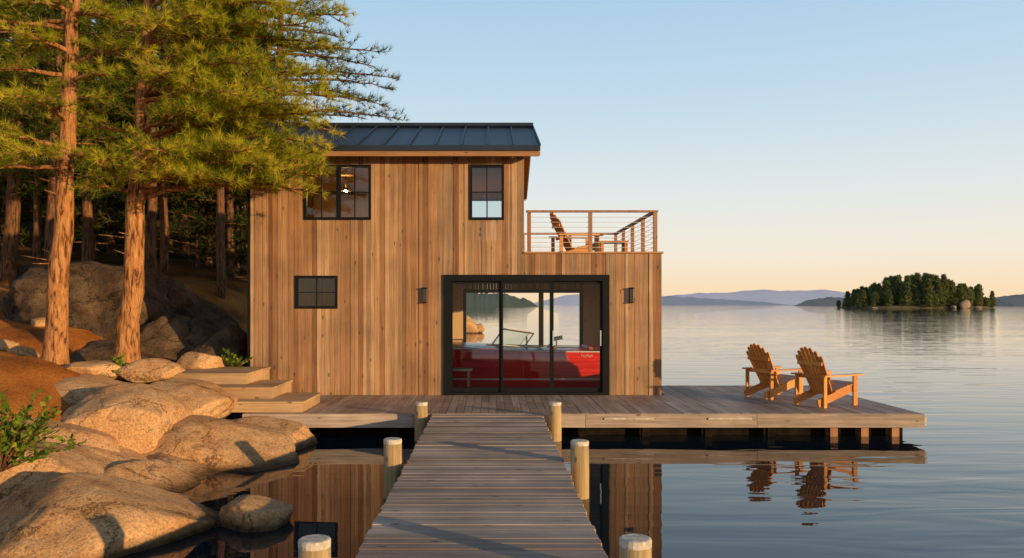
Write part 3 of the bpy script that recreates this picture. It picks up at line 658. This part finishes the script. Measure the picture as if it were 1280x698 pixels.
# ------------------------------------------------------------------ trees
def bough(p0,p1,tufts,limbs,spread=.9,step=.12,lift=.25,r0=.05,tstep=.10,start=.2,tone=.5,rr=rng,flat=1.0):
    p0=Vector(p0); p1=Vector(p1); L_=(p1-p0).length
    mid=(p0+p1)/2+Vector((rr.uniform(-.15,.15)*L_*.3,rr.uniform(-.15,.15)*L_*.3,lift*L_*.35))
    pts=[]; n=10; bt=rr.gauss(0,.10)
    for i in range(n+1):
        t=i/n; p=p0*(1-t)**2+mid*2*t*(1-t)+p1*t*t
        pts.append(p+Vector((rr.uniform(-1,1),rr.uniform(-1,1),rr.uniform(-1,1)))*.02*L_*(t>0 and .5))
    limbs.tube(pts,[r0*(1-.8*i/n) for i in range(n+1)],6,rr.random(),False)
    cnt=max(4,int(L_*(1-start)/step))
    for c in range(cnt):
        t=start+(1-start)*(c+rr.random()*.6)/cnt; f=t*n; i=min(n-1,int(f)); p=pts[i].lerp(pts[i+1],f-i); tan=(pts[i+1]-pts[i]).normalized()
        side=tan.cross(Vector((0,0,1))); side.normalize(); side*=(1 if c%2 else -1)
        d=(tan*rr.uniform(.35,1.0)+side*rr.uniform(.4,1.1)+Vector((0,0,rr.uniform(-.25,.55)*flat))).normalized()
        tl=spread*(1.05-.55*t)*rr.uniform(.5,1.15)
        q=p+d*tl+Vector((0,0,.06*tl))
        limbs.tube([p,q],[.011,.004],3,.5,False)
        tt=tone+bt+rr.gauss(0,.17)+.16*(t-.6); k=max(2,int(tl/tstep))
        for j in range(k):
            s=(j+.6)/k
            if s<.15: continue
            e=p.lerp(q,s); e=e+Vector((rr.gauss(0,.035),rr.gauss(0,.035),rr.gauss(0,.03)))
            dd=d*.9+Vector((rr.gauss(0,.3),rr.gauss(0,.3),.5+rr.gauss(0,.3)))
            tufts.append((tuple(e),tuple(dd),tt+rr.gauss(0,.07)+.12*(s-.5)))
def trunk_path(p0,p1,H,wob,n,rr):
    pts=[]
    d=(Vector(p1)-Vector(p0)); d=d/d.z
    for i in range(n+1):
        t=i/n; p=Vector(p0)+d*H*t; p+=Vector((rr.uniform(-1,1)*wob,rr.uniform(-1,1)*wob,0)); pts.append(p)
    return pts
def pt(path,z):
    for a,b in zip(path,path[1:]):
        if a.z<=z<=b.z: return a.lerp(b,(z-a.z)/(b.z-a.z))
    return path[-1].copy()
def big_pine(label,base,top,Y,targets,r0,H=11.5,extra=16,tone=.55,spread=.82,seed=1,mat=fol_near,bk=bark,needles=26,NL=.165,NW=.0095,step=.078,tstep=.115,sp=.66):
    rr=random.Random(seed)
    b=at(base[0],base[1],Y); t=at(top[0],top[1],Y)
    o=thing('pine_tree',label,'tree',(b.x,b.y,b.z))
    path=trunk_path(b-Vector((0,0,.35)),t,H,.035,22,rr)
    m=MB(); rad=[r0*(1-.8*(i/22)) for i in range(23)]; rad[0]*=1.55; rad[1]*=1.12
    m.tube(path,rad,14,.5); m.build('trunk',bk,o,smooth=True)
    tu=[]; lm=MB()
    for (x,y,Yt) in targets:
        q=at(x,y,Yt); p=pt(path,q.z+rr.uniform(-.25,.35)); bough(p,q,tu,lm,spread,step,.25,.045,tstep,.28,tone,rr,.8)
    for k in range(extra):
        z=b.z+H*rr.uniform(.58,.97); p=pt(path,z); a=rr.uniform(0,6.28); ln=(1-(z-b.z)/H)*4.2+.8
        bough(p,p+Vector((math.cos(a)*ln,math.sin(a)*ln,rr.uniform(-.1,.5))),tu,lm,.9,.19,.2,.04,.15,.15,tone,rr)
    for k in range(7):
        z=b.z+rr.uniform(1.6,4.2); p=pt(path,z); a=rr.uniform(0,6.28); ln=rr.uniform(.2,.7); lm.tube([p-Vector((math.cos(a)*.1,math.sin(a)*.1,0)),p+Vector((math.cos(a)*ln,math.sin(a)*ln,rr.uniform(-.05,.2)))],[.018,.006],5,.4)
    lm.build('branches',bk,o,smooth=True)
    needle_mesh('crown',[t_[0] for t_ in tu],[t_[1] for t_ in tu],[t_[2] for t_ in tu],needles,NL,NW,sp,mat,o,tuple(o.location))
    return o
T1=[(15,40,13),(-60,90,13),(150,25,13.6),(-40,165,13.2),(20,190,12.6),(135,205,12.9),(-80,30,13.5),(145,95,13.4),(30,120,12.5),(-50,215,12.8),(45,0,13),(180,60,13.6),(-20,130,14.8),(110,130,15.2),(0,205,15),(-30,20,15),(20,75,15.4),(130,10,15.5),(20,-20,13),(-60,60,14.5),(150,225,15.5)]
T2=[(332,110,13.2),(415,122,13.4),(327,207,13),(235,222,13),(290,50,13.5),(400,55,13.8),(432,22,14),(402,192,14.2),(345,172,14),(120,232,13.9),(250,20,13),(350,5,13.5),(60,60,14.2),(250,140,12.8),(205,190,12.7),(90,160,14.4),(412,92,13.6),(290,225,12.8),(215,90,12.6),(90,20,14.5),(370,80,14),(320,80,13),(395,222,14.3),(370,130,13.0),(230,60,15.8),(300,20,15.4),(205,150,16),
 (300,170,15),(330,40,14.2),(380,30,13.2),(425,60,14.3),(300,120,12.7),(200,30,12.8),(340,240,14.4),(390,150,14.5),(400,0,14.2),(310,-20,13.4),(230,-20,13),(360,228,13.6),(260,85,14.6),(410,160,13.8),(310,190,12.9),(375,205,13.8),(400,140,13.2),(405,205,13.6),(385,238,14.0),(350,210,13.2),(390,178,13.4),(270,205,13.8)]
big_pine('tall pine with straight orange lit trunk, left one of the two big foreground pines',(68,455),(92,0),14.0,T1,.195,seed=3)
big_pine('tall leaning pine with orange lit trunk, right one of the two big foreground pines',(158,447),(187,0),14.6,T2,.205,seed=4)
T3=[(505,152,22.6),(492,112,22.4),(488,135,23.4),(466,82,22.4),(430,48,22.2),(440,120,22.2),(405,25,22.3),(425,85,23.3),(455,148,23),(400,110,23),(390,60,22),(415,140,22.2),(380,15,22.4),(370,95,22.6),(350,50,23),(445,100,22.8),(470,130,22.2),(410,60,22.8),(330,20,22),(320,80,22),(500,100,22.4),(480,65,22.6)]
big_pine('airy pine behind the boathouse whose branches reach out above the metal roof',(345,420),(352,0),22.0,T3,.18,H=12.5,extra=14,tone=.4,spread=.75,seed=9,mat=fol_back,bk=bark_d,needles=13,NL=.22,NW=.015,step=.15,tstep=.12,sp=.7)
def forest_pine(seed,H,low,mat,n,rad,nm,label,grp,W=.045,NLn=.32):
    rr=random.Random(seed); tu=[]; lm=MB(); path=trunk_path((0,0,-.5),(rr.uniform(-.4,.4),rr.uniform(-.4,.4),H),H+.5,.05,14,rr)
    o=thing(nm,label,'tree',(0,0,0),grp)
    m=MB(); m.tube(path,[.17*H/14*(1-.82*i/14) for i in range(15)],8,.5); m.build('trunk',bark_d,o,smooth=True)
    for k in range(n):
        f=low+(1-low)*(k+rr.random())/n; z=H*f; p=pt(path,z); a=k*2.4+rr.uniform(-.4,.4); ln=(1-(f-low)/(1-low))*rad*rr.uniform(.6,1.1)+.4
        bough(p,p+Vector((math.cos(a)*ln,math.sin(a)*ln,rr.uniform(-.35,.3))),tu,lm,.8,.24,.2,.03,.16,.12,.45,rr)
    lm.build('branches',bark_d,o,smooth=True)
    needle_mesh('crown',[t_[0] for t_ in tu],[t_[1] for t_ in tu],[t_[2] for t_ in tu],11,NLn,W*.75,.8,mat,o)
    return o
LBL='tall pine in the dark forest on the slope behind the boulders'; GR='forest pines on the slope'
protos=[forest_pine(21,13,.28,fol_back,52,2.8,'forest_pine',LBL,GR),forest_pine(22,15,.34,fol_back,52,2.8,'forest_pine',LBL,GR),forest_pine(23,12,.2,fol_back,52,2.7,'forest_pine',LBL,GR)]
LB2='young bushy fir growing low in the dark forest behind the bedrock ledge'; GR2='young firs in the forest'
prot2=[forest_pine(24,5.5,.05,fol_dark,44,1.9,'young_fir',LB2,GR2),forest_pine(25,7,.06,fol_dark,50,2.2,'young_fir',LB2,GR2)]
def plant(spots,protos):
    used=[False]*len(protos)
    for i,(x,Y) in enumerate(spots):
        k=i%len(protos); o=protos[k] if not used[k] else copy_tree(protos[k]); used[k]=True
        X=(x-615)/1000*Y; o.location=(X,Y,ground_h(X,Y)); o.rotation_euler=(0,0,rng.uniform(0,6.28)); s=rng.uniform(.85,1.2); o.scale=(s,s,s)
plant([(-40,21),(12,23),(45,27),(110,25),(140,31),(205,27),(262,30),(275,24.5),(300,34),(240,38),(180,36),(80,34),(20,36),(-30,30),(-90,26),(310,45),(225,48),(150,46),(70,48),(0,46),(-70,42),(330,33),(250,56),(130,60),(35,60),(-60,58),(190,24.5),(325,55),(290,62),(-120,34),(160,40),(100,40),(60,22),(-10,27),(230,33),(290,28)],protos)
plant([(0,30),(60,33),(120,29),(165,33),(215,36),(260,35),(300,30),(325,40),(285,42),(235,44),(190,42),(135,40),(85,42),(30,40),(-30,36),(150,52),(210,55),(270,52),(310,58),(90,55),(30,54),(-40,50),(330,28),(245,29),(185,29),(20,33),(95,37),(310,36),(340,48)],prot2)

def shrub(label,loc,r,n,seed):
    rr=random.Random(seed); o=thing('shrub',label,'shrub',loc); st=MB(); lf=MB()
    for k in range(n):
        a=rr.uniform(0,6.28); e=rr.uniform(.3,1.4); ln=r*rr.uniform(.6,1.15); d=Vector((math.cos(a)*math.cos(e),math.sin(a)*math.cos(e),math.sin(e)))
        p=Vector(loc); q=p+d*ln; st.tube([p,p+d*ln*.5+Vector((0,0,.03)),q],[.008,.006,.003],4,.5,False)
        for j in range(20):
            t=.3+.7*j/19; c=p.lerp(q,t); b=rr.uniform(0,6.28); dd=(d*.5+Vector((math.cos(b),math.sin(b),rr.uniform(-.2,.7)))).normalized(); L_=rr.uniform(.06,.10); wv=dd.cross(Vector((rr.gauss(0,1),rr.gauss(0,1),1))).normalized()*L_*.26
            lf.add([c,c+dd*L_*.5+wv,c+dd*L_,c+dd*L_*.5-wv],[(0,1,2,3)],clamp(rr.gauss(.5,.25)))
    st.build('stems',bark_d,o); lf.build('foliage',fol_bush,o)
p=at(0,590,7.2); shrub('leafy green shrub at the left edge above the nearest boulder',(p.x,p.y,p.z),.72,54,5)
p=at(150,470,13.2); shrub('low green plant among the rocks below the right big pine trunk',(p.x,p.y,p.z),.28,10,6)
p=at(290,455,15.3); shrub('small dark green plant beside the boathouse left corner',(p.x,p.y,p.z-.1),.35,12,8)

# ------------------------------------------------------------------ island
IY=465; IX=(1163-615)/1000*IY
def ih(x,y):
    u=((x-IX)/47)**2+((y-IY-18)/22)**2
    return max(-1.5,4.8*(1-u)+.5*noise.noise(Vector((x*.2,y*.2,1))))
m=MB(); nn=48; vs=[]; 
for j in range(nn+1):
    for i in range(nn+1):
        x=IX-50+100*i/nn; y=IY-8+52*j/nn; vs.append((x,y,ih(x,y)))
m.add(vs,[(j*(nn+1)+i,j*(nn+1)+i+1,(j+1)*(nn+1)+i+1,(j+1)*(nn+1)+i) for j in range(nn) for i in range(nn)],.5)
tag(m.build('island_ground',rockmat('island_shore',(.09,.08,.04),(.18,.14,.08),(.30,.24,.16),.2),smooth=True),kind='structure')
def conifer(seed,round_=False):
    rr=random.Random(seed); P_=[];D_=[];T_=[]
    n=560
    for k in range(n):
        f=rr.random()**.8; a=rr.uniform(0,6.28)
        if round_: rad=.32*math.sqrt(max(.02,1-(2*f-1.0)**2))*rr.uniform(.3,1.0)+.02; z=.12+.88*f
        else: rad=.23*(1-f)**.65*rr.uniform(.15,1.0)*(1+.4*math.sin(f*30+a))+.012; z=.04+.96*f
        P_.append((math.cos(a)*rad,math.sin(a)*rad,z)); D_.append((math.cos(a),math.sin(a),.5 if round_ else .2)); T_.append(clamp(rr.gauss(.5,.22)))
    o=needle_mesh('island_conifer',P_,D_,T_,6,.085,.034,.7,fol_far)
    return tag(o,'small green tree in the wood on the lake island','tree','trees on the lake island')
cp=[conifer(31),conifer(32),conifer(33),conifer(34,True),conifer(35,True)]; first=[True]*5
rr=random.Random(77); cnt=0
while cnt<210:
    x=rr.uniform(IX-47,IX+47); y=rr.uniform(IY-3,IY+32); h=ih(x,y)
    if h<.4: continue
    k=rr.choice([0,1,2,0,1,2,3,4]); o=cp[k] if first[k] else cp[k].copy()
    if not first[k]: C.objects.link(o)
    first[k]=False; u=(x-IX)/47; prof=.52+.48*(1-abs(u-.1)**1.7)
    s=(15.2 if k<3 else 10.5)*prof*rr.uniform(.5,1.14); wd=rr.uniform(.8,1.2); o.location=(x,y,h-.4); o.scale=(s*wd,s*wd,s); o.rotation_euler=(0,0,rr.uniform(0,6.28)); cnt+=1
pg=rockmat('pale_granite',(.14,.10,.07),(.30,.23,.17),(.38,.31,.24),.2)
for i,(x,y,a,b) in enumerate([(1206,381,3.4,2.6),(1192,384,1.6,.9),(1222,384.5,2.0,.8),(1092,385,2.0,.6)]):
    boulder('island_rock',['pale granite outcrop standing tall on the right part of the island shore','low rock left of the tall pale outcrop on the island shore','low rock right of the tall pale outcrop on the island shore','low rock on the left part of the island shore'][i],'rock',at(x,y,461),(a,1.6,b),50+i,pg,0,3)
